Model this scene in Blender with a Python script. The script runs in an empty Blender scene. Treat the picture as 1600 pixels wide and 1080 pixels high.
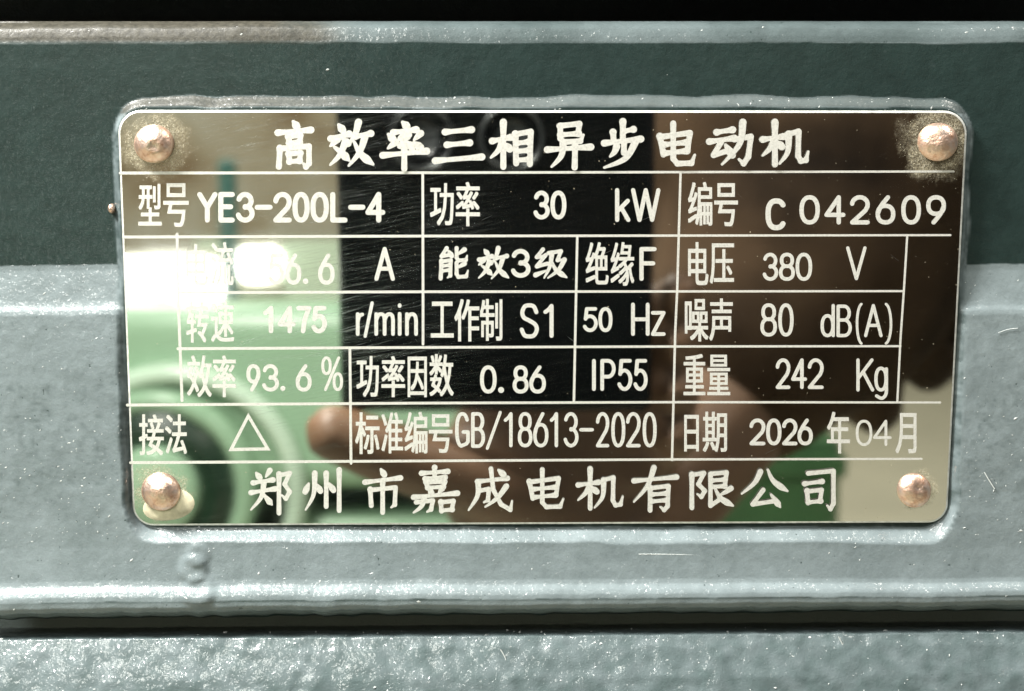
import bpy, bmesh, math, random
import numpy as np
from mathutils import Vector, Matrix
random.seed(7); rng = np.random.default_rng(7)
R = math.radians
scene = bpy.context.scene
COL = scene.collection

# ------------------------------------------------------------------ camera
# plate face lies in the plane Y=0, X to the right, Z up; the phone camera stands at -Y
D, ZC, TILT, FPX = 0.2143, 0.02743, math.atan(324 / 2190), 2190.0
cam = bpy.data.cameras.new('Camera'); cam_o = bpy.data.objects.new('Camera', cam); COL.objects.link(cam_o)
cam.sensor_width = 36; cam.lens = 36 * FPX / 1600; cam.clip_start = 0.004; cam.clip_end = 50
cam_o.location = (0, -D, ZC); cam_o.rotation_euler = (R(90) - TILT, 0, 0)
cam.dof.use_dof = True; cam.dof.focus_distance = 0.2155; cam.dof.aperture_fstop = 22
scene.camera = cam_o

# ------------------------------------------------------------------ world and lamps
w = bpy.data.worlds.new('World'); scene.world = w; w.use_nodes = True
bg = w.node_tree.nodes['Background']; bg.inputs[0].default_value = (0.80, 0.90, 0.92, 1); bg.inputs[1].default_value = 0.26
def area(name, loc, target, sx, sy, power, col):
    l = bpy.data.lights.new(name, 'AREA'); l.shape = 'RECTANGLE'; l.size = sx; l.size_y = sy; l.energy = power; l.color = col
    o = bpy.data.objects.new(name, l); COL.objects.link(o); o.location = loc
    o.rotation_euler = (Vector(target) - Vector(loc)).to_track_quat('-Z', 'Y').to_euler(); return o
area('key_lamp', (-0.30, -0.130, 0.40), (-0.06, 0.0, 0), 0.12, 0.12, 9.8, (1.0, 0.98, 0.93))
area('side_lamp', (0.42, -0.12, 0.55), (0.05, 0, 0), 0.12, 0.12, 2.2, (1.0, 0.95, 0.86))
area('machine_fill', (-0.35, -0.32, 0.85), (-0.25, -0.75, -0.2), 0.30, 0.30, 10, (1.0, 1.0, 0.95))  # unseen lamp added to brighten the green machine
area('wall_fill', (-0.9, -2.2, 1.5), (-0.3, -2.2, -0.6), 1.2, 0.6, 60, (1.0, 0.98, 0.90))  # unseen lamp added to brighten the back wall and floor
vs = scene.view_settings
vs.view_transform = 'Standard'; vs.look = 'None'; vs.exposure = 0.0; vs.gamma = 1.0; vs.use_curve_mapping = False
cy = scene.cycles; cy.use_denoising = True; cy.max_bounces = 6; cy.diffuse_bounces = 2; cy.glossy_bounces = 4; cy.transmission_bounces = 2; cy.caustics_reflective = False; cy.caustics_refractive = False
cy.use_adaptive_sampling = True; cy.adaptive_threshold = 0.02

# ------------------------------------------------------------------ helpers
ST, CT = math.sin(TILT), math.cos(TILT)
def pt(px, py, p=0.0):
    """point on the sheet p metres proud of the plate plane, from the layout drawing (1600 x 1080 units)"""
    ry = -(py - 540) * ST + FPX * CT; rz = -(py - 540) * CT - FPX * ST
    s = (D - p) / ry
    return Vector(((px - 800) * s, -p, ZC + rz * s))
def zrow(py, p=0.0): return pt(800, py, p).z
def tag(o, label=None, cat=None, group=None, kind=None):
    if label: o['label'] = label
    if cat: o['category'] = cat
    if group: o['group'] = group
    if kind: o['kind'] = kind
    return o
def empty(name, loc=(0, 0, 0)):
    o = bpy.data.objects.new(name, None); COL.objects.link(o); o.location = loc; o.empty_display_size = 0.02; return o
def link(name, me, mat, parent=None, smooth=False):
    o = bpy.data.objects.new(name, me); COL.objects.link(o)
    if mat: me.materials.append(mat)
    if parent:
        o.parent = parent
        o.matrix_parent_inverse = Matrix.Translation(-Vector(parent.location))
    if smooth: me.polygons.foreach_set('use_smooth', [True] * len(me.polygons))
    return o
def mesh(name, v, f):
    me = bpy.data.meshes.new(name); me.from_pydata([tuple(a) for a in v], [], f); me.update(); return me
def bm_mesh(name, bm):
    me = bpy.data.meshes.new(name); bm.normal_update(); bm.to_mesh(me); bm.free(); return me
def box_bm(x0, x1, y0, y1, z0, z1, bev=0.0, seg=2, bm=None):
    own = bm is None
    bm = bm or bmesh.new()
    m = Matrix.Translation(((x0 + x1) / 2, (y0 + y1) / 2, (z0 + z1) / 2)) @ Matrix.Diagonal((x1 - x0, y1 - y0, z1 - z0, 1))
    r = bmesh.ops.create_cube(bm, size=1, matrix=m)
    if bev:
        es = list({e for v in r['verts'] for e in v.link_edges})
        bmesh.ops.bevel(bm, geom=es, offset=bev, segments=seg, affect='EDGES', profile=0.5)
    return bm
def box(name, dims, mat, parent=None, bev=0.0, seg=2):
    return link(name, bm_mesh(name, box_bm(*dims, bev=bev, seg=seg)), mat, parent)
def lathe(name, prof, mat, parent, origin, axis='Y', n=40):
    """prof: (radius, height along the axis)"""
    v, f = [], []
    for r, h in prof:
        for i in range(n):
            a = 2 * math.pi * i / n
            v.append((origin[0] + r * math.cos(a), origin[1] + h, origin[2] + r * math.sin(a)))
    for j in range(len(prof) - 1):
        for i in range(n):
            f.append((j * n + i, j * n + (i + 1) % n, (j + 1) * n + (i + 1) % n, (j + 1) * n + i))
    f.append(tuple(range(n))); f.append(tuple((len(prof) - 1) * n + i for i in range(n)))
    me = mesh(name, v, f); bm = bmesh.new(); bm.from_mesh(me); bmesh.ops.recalc_face_normals(bm, faces=bm.faces); bm.to_mesh(me); bm.free()
    return link(name, me, mat, parent, True)
def vnoise(x, z, sc, seed):
    """vectorised value noise 0..1"""
    x = x * sc + 131.7; z = z * sc + 77.3
    xi = np.floor(x).astype(np.int64); zi = np.floor(z).astype(np.int64); fx = x - xi; fz = z - zi
    fx = fx * fx * (3 - 2 * fx); fz = fz * fz * (3 - 2 * fz)
    def h(a, b):
        n = (a * 374761393 + b * 668265263 + seed * 1274126177) & 0x7fffffff
        n = ((n ^ (n >> 13)) * 1274126177) & 0x7fffffff
        return ((n ^ (n >> 16)) & 0xffff) / 65535.0
    return (h(xi, zi) * (1 - fx) + h(xi + 1, zi) * fx) * (1 - fz) + (h(xi, zi + 1) * (1 - fx) + h(xi + 1, zi + 1) * fx) * fz
def sstep(a, b, x):
    t = np.clip((x - a) / (b - a), 0, 1); return t * t * (3 - 2 * t)

# ------------------------------------------------------------------ materials
class NT:
    def __init__(s, name):
        s.m = bpy.data.materials.new(name); s.m.use_nodes = True; s.t = s.m.node_tree
        s.b = s.t.nodes['Principled BSDF']
    def n(s, typ, **kw):
        nd = s.t.nodes.new(typ)
        for k, v in kw.items():
            if k.startswith('i_'): nd.inputs[k[2:].replace('_', ' ')].default_value = v
            else: setattr(nd, k, v)
        return nd
    def l(s, a, b): s.t.links.new(a, b)
    def coords(s, scale=(1000, 1000, 1000), rot=(0, 0, 0)):
        g = s.n('ShaderNodeNewGeometry'); mp = s.n('ShaderNodeMapping'); mp.inputs['Scale'].default_value = scale; mp.inputs['Rotation'].default_value = rot
        s.l(g.outputs['Position'], mp.inputs['Vector']); return mp.outputs['Vector']
    def n_warp(s, vec):
        nz = s.n('ShaderNodeTexNoise'); nz.inputs['Scale'].default_value = 0.8; s.l(vec, nz.inputs['Vector']); v = s.n('ShaderNodeVectorMath', operation='ADD'); s.l(vec, v.inputs[0]); s.l(nz.outputs['Color'], v.inputs[1]); return v.outputs[0]
    def streak(s, rot, along, across):
        g = s.n('ShaderNodeNewGeometry'); a = s.n('ShaderNodeMapping'); a.inputs['Rotation'].default_value = (0, rot, 0); b = s.n('ShaderNodeMapping'); b.inputs['Scale'].default_value = (along, along, across)
        s.l(g.outputs['Position'], a.inputs['Vector']); s.l(a.outputs['Vector'], b.inputs['Vector']); return b.outputs['Vector']
    def noise(s, vec, scale, detail=3, rough=0.55):
        nd = s.n('ShaderNodeTexNoise'); nd.inputs['Scale'].default_value = scale; nd.inputs['Detail'].default_value = detail; nd.inputs['Roughness'].default_value = rough
        s.l(vec, nd.inputs['Vector']); return nd.outputs['Fac']
    def ramp(s, fac, *stops):
        nd = s.n('ShaderNodeValToRGB'); el = nd.color_ramp.elements
        while len(el) < len(stops): el.new(0.5)
        for e, (p, c) in zip(el, stops):
            e.position = p; e.color = (c, c, c, 1) if isinstance(c, (int, float)) else (*c, 1)
        s.l(fac, nd.inputs['Fac']); return nd.outputs['Color']
    def math(s, op, a, b=None, c=None):
        nd = s.n('ShaderNodeMath', operation=op)
        for k, x in enumerate((a, b, c)):
            if x is None: continue
            if isinstance(x, (int, float)): nd.inputs[k].default_value = x
            else: s.l(x, nd.inputs[k])
        return nd.outputs[0]
    def mix(s, fac, a, b):
        nd = s.n('ShaderNodeMix', data_type='RGBA')
        for k, x in ((0, fac), (6, a), (7, b)):
            if isinstance(x, (int, float)): nd.inputs[k].default_value = x
            elif isinstance(x, tuple): nd.inputs[k].default_value = (*x, 1)
            else: s.l(x, nd.inputs[k])
        return nd.outputs[2]
    def bump(s, h, strength, dist, prev=None):
        nd = s.n('ShaderNodeBump'); nd.inputs['Strength'].default_value = strength; nd.inputs['Distance'].default_value = dist
        s.l(h, nd.inputs['Height'])
        if prev: s.l(prev, nd.inputs['Normal'])
        return nd.outputs[0]
    def set(s, **kw):
        for k, v in kw.items():
            inp = s.b.inputs[k.replace('_', ' ')]
            if isinstance(v, (int, float)): inp.default_value = v
            elif isinstance(v, tuple): inp.default_value = (*v, 1)
            else: s.l(v, inp)
        return s.m
def plain(name, col, rough=0.5, metal=0.0, var=0.12, scale=0.03, bump=0.0):
    """plain surface with a little mottling; scale is in 1/mm"""
    t = NT(name); c = t.coords(); nz = t.noise(c, scale, 4)
    k = tuple(x * (1 - var) for x in col); k2 = tuple(min(1, x * (1 + var)) for x in col)
    m = t.set(Base_Color=t.ramp(nz, (0.3, k), (0.7, k2)), Roughness=rough, Metallic=metal)
    if bump: t.set(Normal=t.bump(t.noise(c, scale * 8, 3), bump, 0.0005))
    return m

def paint_material(name, base, lit_tone, grain, pebble):
    """gloss paint over a rough casting, with a paler tone painted on upward faces as if lit"""
    t = NT(name); c = t.coords()
    n1 = t.noise(c, 0.35, 5, 0.6); n2 = t.noise(c, 1.3, 5, 0.7); n3 = t.noise(c, 4.2, 4, 0.65)
    a = t.n('ShaderNodeAttribute', attribute_name='dust_and_light')
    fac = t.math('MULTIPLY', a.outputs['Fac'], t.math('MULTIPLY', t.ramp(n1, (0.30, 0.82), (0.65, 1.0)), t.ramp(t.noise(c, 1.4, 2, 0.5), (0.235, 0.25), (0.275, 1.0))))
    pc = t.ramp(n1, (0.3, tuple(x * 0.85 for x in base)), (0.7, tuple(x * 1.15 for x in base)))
    dc = t.ramp(n3, (0.3, tuple(x * 0.95 for x in lit_tone)), (0.52, lit_tone), (0.72, tuple(min(1, x * 1.08) for x in lit_tone)))
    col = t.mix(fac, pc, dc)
    mt = t.n('ShaderNodeAttribute', attribute_name='matte'); col = t.mix(mt.outputs['Fac'], col, t.ramp(n2, (0.35, (0.024, 0.022, 0.016)), (0.65, (0.062, 0.057, 0.044))))
    rough = t.ramp(n3, (0.35, 0.34), (0.65, 0.55))
    nrm = t.bump(n1, 0.35, 0.0004); nrm = t.bump(n2, grain, 0.00022, nrm); nrm = t.bump(n3, grain * 0.8, 0.00008, nrm)
    wet = t.bump(t.noise(c, 0.9, 3, 0.5), 0.45, 0.00026); wet = t.bump(t.noise(c, 2.6, 2, 0.5), 0.30, 0.00010, wet)
    vo = t.n('ShaderNodeTexVoronoi', feature='F1'); vo.inputs['Scale'].default_value = 1.15; t.l(t.n_warp(c), vo.inputs['Vector'])
    dome = t.math('MULTIPLY', t.math('MULTIPLY', t.math('SUBTRACT', 0.75, vo.outputs['Distance']), t.ramp(t.noise(c, 0.55, 3, 0.6), (0.40, 0.10), (0.62, 1.0))), t.math('ADD', 0.10, t.math('MULTIPLY', a.outputs['Fac'], 0.9)))
    wet = t.bump(dome, 0.65, pebble, wet)
    return t.set(Base_Color=col, Roughness=rough, Normal=nrm, Specular_IOR_Level=0.18, Coat_Weight=t.math('SUBTRACT', 0.6, t.math('MULTIPLY', mt.outputs['Fac'], 0.58)), Coat_Roughness=0.12, Coat_Normal=wet)
M = {}
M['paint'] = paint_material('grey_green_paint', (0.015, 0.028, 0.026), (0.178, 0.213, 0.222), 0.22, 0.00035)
M['fin_paint'] = paint_material('grey_fin_paint', (0.060, 0.085, 0.085), (0.128, 0.156, 0.164), 0.5, 0.0006)
M['dark_paint'] = plain('dark_paint', (0.016, 0.024, 0.023), 0.55, bump=0.4, scale=0.4)

RIV = [(241, 225, 30), (1465, 222, 30), (252, 768, 31), (1428, 766, 27.5)]
def plate_material():
    t = NT('polished_steel_plate'); c = t.coords()
    # fine rubbing scratches, running a little upwards to the right
    sc = t.math('ADD', t.ramp(t.noise(t.streak(R(10), 70, 2600), 1, 3, 0.7), (0.50, 0.0), (0.75, 1.0)), t.ramp(t.noise(t.streak(R(16), 110, 5200), 1, 2, 0.6), (0.58, 0.0), (0.70, 0.9)))
    sc = t.math('ADD', sc, t.ramp(t.noise(t.streak(R(-4), 45, 4200), 1, 2, 0.6), (0.62, 0.0), (0.72, 0.6)))
    lone = t.math('ADD', t.ramp(t.noise(t.streak(R(24), 90, 3800), 1, 1, 0.5), (0.765, 0.0), (0.80, 1.0)), t.ramp(t.noise(t.streak(R(-38), 160, 4200), 1, 1, 0.5), (0.79, 0.0), (0.82, 1.0)))
    area_m = t.ramp(t.noise(c, 0.022, 2, 0.5), (0.40, 0.0), (0.62, 1.0))
    # the rubbed patch left of the middle
    px = t.n('ShaderNodeVectorMath', operation='DISTANCE'); g = t.n('ShaderNodeNewGeometry'); t.l(g.outputs['Position'], px.inputs[0]); px.inputs[1].default_value = pt(520, 400)
    rub = t.ramp(px.outputs['Value'], (0.008, 1.0), (0.030, 0.10), (0.080, 0.03))
    p2 = t.n('ShaderNodeVectorMath', operation='DISTANCE'); t.l(g.outputs['Position'], p2.inputs[0]); p2.inputs[1].default_value = pt(410, 235)
    rub = t.math('MAXIMUM', rub, t.ramp(p2.outputs['Value'], (0.004, 1.3), (0.014, 0.0)))
    scr = t.math('MULTIPLY', t.math('MULTIPLY', sc, rub), t.math('ADD', area_m, 0.35))
    # grime round the rivets
    dirt = None
    for (x, y, r), rad in zip(RIV, (0.0058, 0.0064, 0.0052, 0.0036)):
        dn = t.n('ShaderNodeVectorMath', operation='DISTANCE'); g = t.n('ShaderNodeNewGeometry'); t.l(g.outputs['Position'], dn.inputs[0]); dn.inputs[1].default_value = pt(x, y)
        d = t.math('ADD', dn.outputs['Value'], t.math('MULTIPLY', t.math('SUBTRACT', t.noise(c, 0.22, 5, 0.65), 0.5), 0.0080))
        mr = t.n('ShaderNodeMapRange', interpolation_type='SMOOTHSTEP'); mr.inputs[1].default_value = rad; mr.inputs[2].default_value = rad * 0.62
        t.l(d, mr.inputs[0]); dirt = mr.outputs[0] if dirt is None else t.math('MAXIMUM', dirt, mr.outputs[0])
    grit = t.math('MULTIPLY', t.ramp(t.noise(c, 3.5, 4, 0.7), (0.34, 0.10), (0.58, 1.0)), t.ramp(t.noise(c, 0.5, 3, 0.6), (0.35, 0.35), (0.6, 1.0)))
    dirt = t.math('MULTIPLY', dirt, grit)
    specks = t.ramp(t.noise(c, 2.6, 1, 0.4), (0.765, 0.0), (0.785, 0.7))
    film = t.math('MULTIPLY', t.ramp(t.noise(c, 0.05, 4, 0.6), (0.45, 0.0), (0.75, 1.0)), 0.05)
    steel = t.b
    t.set(Base_Color=(0.80, 0.80, 0.76), Metallic=1.0, Roughness=t.math('ADD', 0.025, t.math('MULTIPLY', film, 0.5)))
    haze = t.n('ShaderNodeBsdfPrincipled'); haze.inputs['Base Color'].default_value = (0.85, 0.88, 0.90, 1); haze.inputs['Metallic'].default_value = 1.0; haze.inputs['Roughness'].default_value = 0.30
    dust_and_light = t.n('ShaderNodeBsdfPrincipled'); dust_and_light.inputs['Roughness'].default_value = 0.75
    t.l(t.ramp(t.noise(c, 2.2, 3, 0.7), (0.3, (0.20, 0.17, 0.11)), (0.5, (0.40, 0.35, 0.24)), (0.7, (0.70, 0.66, 0.52))), dust_and_light.inputs['Base Color'])
    t.l(t.bump(t.noise(c, 2.2, 3, 0.7), 0.8, 0.0002), dust_and_light.inputs['Normal'])
    out = t.t.nodes['Material Output']
    m1 = t.n('ShaderNodeMixShader'); m2 = t.n('ShaderNodeMixShader')
    t.l(t.math('MINIMUM', t.math('ADD', t.math('ADD', t.math('MULTIPLY', scr, 0.5), t.math('MULTIPLY', lone, 0.35)), 0.004), 0.7), m1.inputs[0]); t.l(steel.outputs[0], m1.inputs[1]); t.l(haze.outputs[0], m1.inputs[2])
    t.l(t.math('MAXIMUM', t.math('MULTIPLY', dirt, 0.72), specks), m2.inputs[0]); t.l(m1.outputs[0], m2.inputs[1]); t.l(dust_and_light.outputs[0], m2.inputs[2])
    t.l(m2.outputs[0], out.inputs['Surface'])
    return t.m
M['plate'] = plate_material()
def etched():
    t = NT('etched_white'); c = t.coords(); nz = t.noise(c, 3.0, 4, 0.65)
    return t.set(Base_Color=t.ramp(nz, (0.25, (0.52, 0.51, 0.47)), (0.48, (0.71, 0.70, 0.65)), (0.70, (0.78, 0.77, 0.72))), Roughness=0.42, Metallic=0.42, Normal=t.bump(nz, 0.5, 0.00006))
M['etch'] = etched()
M['cut'] = plain('cut_steel_edge', (0.82, 0.81, 0.76), 0.48, 0.7, var=0.25, scale=0.8)
def copper():
    t = NT('copper'); c = t.coords(); nz = t.noise(c, 0.8, 5, 0.65)
    return t.set(Base_Color=t.ramp(nz, (0.30, (0.60, 0.34, 0.22)), (0.46, (0.86, 0.60, 0.47)), (0.70, (0.93, 0.74, 0.63))), Metallic=1.0,
                 Roughness=t.ramp(nz, (0.3, 0.5), (0.7, 0.33)), Normal=t.bump(t.noise(c, 1.2, 4), 0.55, 0.0003))
M['copper'] = copper()
M['dust_and_light'] = plain('pale_dust_glint', (0.48, 0.50, 0.49), 0.22, var=0.3, scale=0.8)
M['grit'] = plain('tan_grit', (0.52, 0.47, 0.34), 0.5, var=0.4, scale=1.5)
M['fibre'] = plain('grey_fibre', (0.62, 0.65, 0.64), 0.4)
M['cream_gloss'] = plain('glossy_cream', (0.58, 0.53, 0.38), 0.15, var=0.4, scale=0.35)

# ------------------------------------------------------------------ motor housing
XL0, XL1 = pt(183.5, 215), pt(207, 790)
XR0, XR1 = pt(1511, 215), pt(1481, 790)
def xl(z): return XL0.x + (XL1.x - XL0.x) * (z - XL0.z) / (XL1.z - XL0.z)
def xr(z): return XR0.x + (XR1.x - XR0.x) * (z - XR0.z) / (XR1.z - XR0.z)
mm = 0.001
# (row in the layout drawing, height proud of the plate in mm)
LIP = [(856, 1.40), (880, 1.66), (906, 2.02), (914, 2.3), (922, 3.05), (929, 3.45), (936, 3.6), (946, 3.55), (952, 3.1), (957, 1.9), (960, 0.0)]
PROF_A = [(33.5, -5.0), (36.5, -3.7), (39.5, -2.95), (44, -2.4), (50, -2.1), (57, -1.84), (66, -1.66), (110, -1.68), (172, -1.75), (300, -1.9), (414, -2.0), (422, -1.95), (434, -1.72), (470, -1.02), (478, -0.78), (485, -0.40), (492, -0.20),
          (600, 0.30), (760, 0.92), (812, 1.15), (840, 1.30)] + LIP
def prof_fn(tab):
    z = np.array([zrow(r, p * mm) for r, p in tab]); p = np.array([p * mm for _, p in tab]); o = np.argsort(z)
    zf = np.linspace(z.min(), z.max(), 4000); pf = np.interp(zf, z[o], p[o]); k = np.hanning(23); k /= k.sum()      # castings have no sharp creases
    pf = np.convolve(np.pad(pf, 11, 'edge'), k, 'valid')
    return lambda q: np.interp(q, zf, pf)
fA = prof_fn(PROF_A)
z_top, z_bot = zrow(33.5, -5.0 * mm), zrow(960, 0.0)
motor = tag(empty('motor_housing', (0, 0, z_bot)), 'grey-green painted cast motor housing with a tan-dusted raised boss carrying the nameplate', 'motor')
nx, nz = 520, 600
xs = np.linspace(-0.096, 0.096, nx); zs = np.linspace(z_top, z_bot, nz)
X, Z = np.meshgrid(xs, zs)
dl = xl(Z) - X; dr = X - xr(Z)                       # distance outside the plate at either side
rc = 0.0042                                          # corner radius of the seat
qx = np.maximum(dl, dr) + rc; qz = np.maximum(Z - zrow(170), zrow(824) - Z) + rc
dout = np.hypot(np.maximum(qx, 0), np.maximum(qz, 0)) + np.minimum(np.maximum(qx, qz), 0) - rc
dout = dout + (vnoise(X, Z, 260, 3) - 0.5) * 0.0004
kx = sstep(-0.003, 0.003, qx - qz); wide = 0.0013 * kx + np.where(Z < zrow(500), 0.0023, 0.0018) * (1 - kx) + 0.0006 * (vnoise(X, Z, 120, 4) - .5)
wB = 1 - sstep(0.0002, wide, dout)
wander = (vnoise(X, 0 * Z, 45, 41) - .5) * 0.0005 + (vnoise(X, 0 * Z, 190, 42) - .5) * 0.0003 + (vnoise(X, 0 * Z, 520, 43) - .5) * 0.00012
pA = fA(Z + wander); pB = np.full_like(Z, -0.0006)
P = pA * (1 - wB) + pB * wB
face = sstep(zrow(930), zrow(915), Z) * sstep(zrow(45), zrow(60), Z)
dustz = np.maximum((1 - wB) * sstep(zrow(420), zrow(445), Z) * sstep(zrow(850), zrow(800), Z), wB * (sstep(zrow(818), zrow(826), Z) * sstep(zrow(860), zrow(842), Z) + sstep(zrow(178), zrow(170), Z) * sstep(zrow(150), zrow(158), Z)))
edge = np.exp(-((Z - zrow(926)) / 0.0015) ** 2)
topedge = np.exp(-((Z - zrow(46)) / 0.0012) ** 2)
n_m = vnoise(X, Z, 520, 12) + 0.6 * vnoise(X * .8 + Z * .6, Z * .8 - X * .6, 930, 15) - 0.8; n_l = vnoise(X * .9 + Z * .4, Z * .9 - X * .4, 170, 13) - 0.5; n_x = vnoise(X, Z, 40, 14) - 0.5
# paler tone paints light on upward faces; held back on the upper chamfers
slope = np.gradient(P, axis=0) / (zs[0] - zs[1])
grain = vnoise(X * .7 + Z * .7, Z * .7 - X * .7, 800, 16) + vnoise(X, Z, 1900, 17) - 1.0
LIT_MASK = sstep(0.0, 0.040, slope + 0.015 * grain) * (0.9 + 0.08 * grain) * (0.88 + 0.24 * vnoise(X, Z, 130, 19))
sidew = sstep(.08, .35, np.abs(np.gradient(P, axis=1) / (xs[1] - xs[0]))) * (1 - sstep(.1, .4, slope)); LIT_MASK = LIT_MASK * (1 - sidew) + sidew * (0.5 + 0.4 * grain)
LIT_MASK *= np.where(Z > zrow(64), 0.30 + 0.30 * vnoise(X, Z, 90, 18), np.where(Z > zrow(178), 0.34 + 0.3 * vnoise(X, Z, 140, 46), 1.0))
LIT_MASK = np.maximum(LIT_MASK, 0.95 * sstep(zrow(922), zrow(930), Z) * sstep(zrow(959), zrow(952), Z))  # lip front painted paler in place of light falling on it
MATTE = sstep(zrow(70), zrow(60), Z) * sstep(-0.024, -0.034, X + 0.012 * (vnoise(X, Z, 160, 44) - .5)) * 0.95 + 0.8 * sstep(zrow(185), zrow(172), Z) * sstep(.15, .35, slope) * (Z < zrow(130)) * (0.4 + 0.6 * sstep(0.02, -0.05, X))
under_plate = (np.maximum(dl, dr) < 0.0006) & (Z < zrow(168)) & (Z > zrow(822))
P = P + np.where(under_plate, 0, (0.000005 + 0.00005 * dustz + 0.00007 * edge + 0.00004 * topedge) * n_m + (0.00002 + 0.00008 * dustz) * n_l + 0.0001 * n_x * (1 - wB))
# a runny lump of paint on the lower lip
for cx, cy, rr, h in ((306, 882, 0.0021, 0.00055), (318, 912, 0.0023, 0.0006), (312, 862, 0.0018, 0.0003)):
    c = pt(cx, cy); q = ((X - c.x) ** 2 * 0.9 + (Z - c.z) ** 2) / rr ** 2
    P = P + h * np.exp(-q ** 3) * (1 + .5 * (vnoise(X, Z, 500, 45) - .5))
tiltz = 0.0085 * X * sstep(zrow(860), zrow(950), Z)     # the lower lip runs slightly uphill
Zt = Z + tiltz + sstep(zrow(930), zrow(955), Z) * (vnoise(X, Z * 0, 500, 21) - 0.5) * 0.0004
V = np.stack([X, -P, Zt], -1).reshape(-1, 3)
# close the boss off behind: top and underside run back to the frame
back_t = np.stack([xs, np.full(nx, 0.034), np.full(nx, z_top + 0.0002)], -1)
back_b = np.stack([xs, np.full(nx, 0.034), z_bot + 0.0085 * xs + 0.0006], -1)
V = np.concatenate([back_t, V, back_b])
rows = nz + 2
idx = np.arange(rows * nx).reshape(rows, nx)
F = np.stack([idx[:-1, :-1], idx[1:, :-1], idx[1:, 1:], idx[:-1, 1:]], -1).reshape(-1, 4)
me = bpy.data.meshes.new('nameplate_boss'); me.from_pydata(V.tolist(), [], F.tolist()); me.update()
at = me.attributes.new('dust_and_light', 'FLOAT', 'POINT'); at.data.foreach_set('value', np.concatenate([np.zeros(nx), np.clip(LIT_MASK, 0, 1).ravel(), np.zeros(nx)]).astype(np.float32))
at = me.attributes.new('matte', 'FLOAT', 'POINT'); at.data.foreach_set('value', np.concatenate([np.zeros(nx), np.clip(MATTE, 0, 1).ravel(), np.zeros(nx)]).astype(np.float32))
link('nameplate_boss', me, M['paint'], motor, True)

# frame wall far behind and the fin below
box('frame_wall', (-0.12, 0.12, 0.034, 0.044, -0.12, 0.09), M['dark_paint'], motor)
box('cooling_fin', (-0.12, 0.12, 0.004, 0.0345, 0.0535, 0.0575), M['dark_paint'], motor, 0.001)  # unseen fin added above to shade the frame wall
nx2, nz2 = 400, 90
tab = [(976, -24), (982, -8), (988, 0.6), (994, 2.4), (1014, 3.5), (1060, 5.6), (1090, 6.6), (1120, 7.2), (1135, 6.5)]
u = np.linspace(0, len(tab) - 1, nz2)
rr = np.interp(u, range(len(tab)), [a for a, _ in tab]); pp = np.interp(u, range(len(tab)), [b for _, b in tab]) * mm
xs2 = np.linspace(-0.098, 0.098, nx2)
zz = np.array([zrow(a, b) for a, b in zip(rr, pp)])
X2 = np.repeat(xs2[None], nz2, 0); Z2 = np.repeat(zz[:, None], nx2, 1); P2 = np.repeat(pp[:, None], nx2, 1)
S2 = -np.cumsum(np.hypot(np.gradient(zz), np.gradient(pp)))[:, None] + 0 * X2
nn = (vnoise(X2 * .8 + S2 * .6, S2 * .8 - X2 * .6, 800, 31) - 0.5) * 0.00022 + (vnoise(X2, S2, 350, 32) - 0.5) * 0.0003
Z2 = Z2 + 0.0075 * X2 + nn * 0.7; P2 = P2 + nn * 0.7
V2 = np.stack([X2, -P2, Z2], -1).reshape(-1, 3)
i2 = np.arange(nz2 * nx2).reshape(nz2, nx2)
F2 = np.stack([i2[:-1, :-1], i2[1:, :-1], i2[1:, 1:], i2[:-1, 1:]], -1).reshape(-1, 4)
me = bpy.data.meshes.new('cooling_fin'); me.from_pydata(V2.tolist(), [], F2.tolist()); me.update()
at = me.attributes.new('dust_and_light', 'FLOAT', 'POINT'); at.data.foreach_set('value', np.clip(0.42 + 0.7 * (vnoise(X2 * .6 + S2 * .8, S2 * .6 - X2 * .8, 600, 33) - 0.5), 0, 1).ravel().astype(np.float32))
link('cooling_fin', me, M['fin_paint'], motor, True)

# ------------------------------------------------------------------ nameplate
np_o = tag(empty('nameplate', pt(800, 822)), 'polished steel motor nameplate with etched white Chinese lettering and four copper rivets', 'nameplate')
def plate_outline(inset=0.0, p=0.0):
    c = [pt(183, 172), pt(1513, 173), pt(1480, 817), pt(208, 822)]      # TL TR BR BL
    rad = [0.0036, 0.0036, 0.0030, 0.0032]
    cen = sum(c, Vector()) / 4; out = []
    for i in range(4):
        a, b, d = c[i - 1], c[i], c[(i + 1) % 4]
        u1 = (a - b).normalized(); u2 = (d - b).normalized()
        o = b + (u1 + u2) * rad[i]
        r = rad[i] - inset
        s = b + u1 * rad[i]; e = b + u2 * rad[i]
        for k in range(11):
            tt = k / 10
            dirn = ((s - o) * math.cos(tt * math.pi / 2) + (e - o) * math.sin(tt * math.pi / 2)).normalized()
            q = o + dirn * r
            out.append(Vector((q.x, -p, q.z)))
    return out
rings = [(0.0, -0.00058), (0.0, -0.00022), (0.00004, -0.0001), (0.00018, -0.00004), (0.00034, 0.0)]
v, f = [], []
for ins, p in rings: v += plate_outline(ins, p)
n = 44
for j in range(len(rings) - 1):
    for i in range(n): f.append((j * n + i, (j + 1) * n + i, (j + 1) * n + (i + 1) % n, j * n + (i + 1) % n))
f.append(tuple(range((len(rings) - 1) * n, len(rings) * n)))
me = mesh('plate', v, f); bm = bmesh.new(); bm.from_mesh(me); bmesh.ops.recalc_face_normals(bm, faces=bm.faces)
bm.normal_update()
top = max(bm.faces, key=lambda q: q.calc_area())
if top.normal.y > 0: bmesh.ops.reverse_faces(bm, faces=bm.faces)
bm.to_mesh(me); bm.free()
pl = link('plate', me, M['plate'], np_o); me.materials.append(M['cut'])
for q in me.polygons: q.material_index = 0 if q.area > 0.001 else 1
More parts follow.
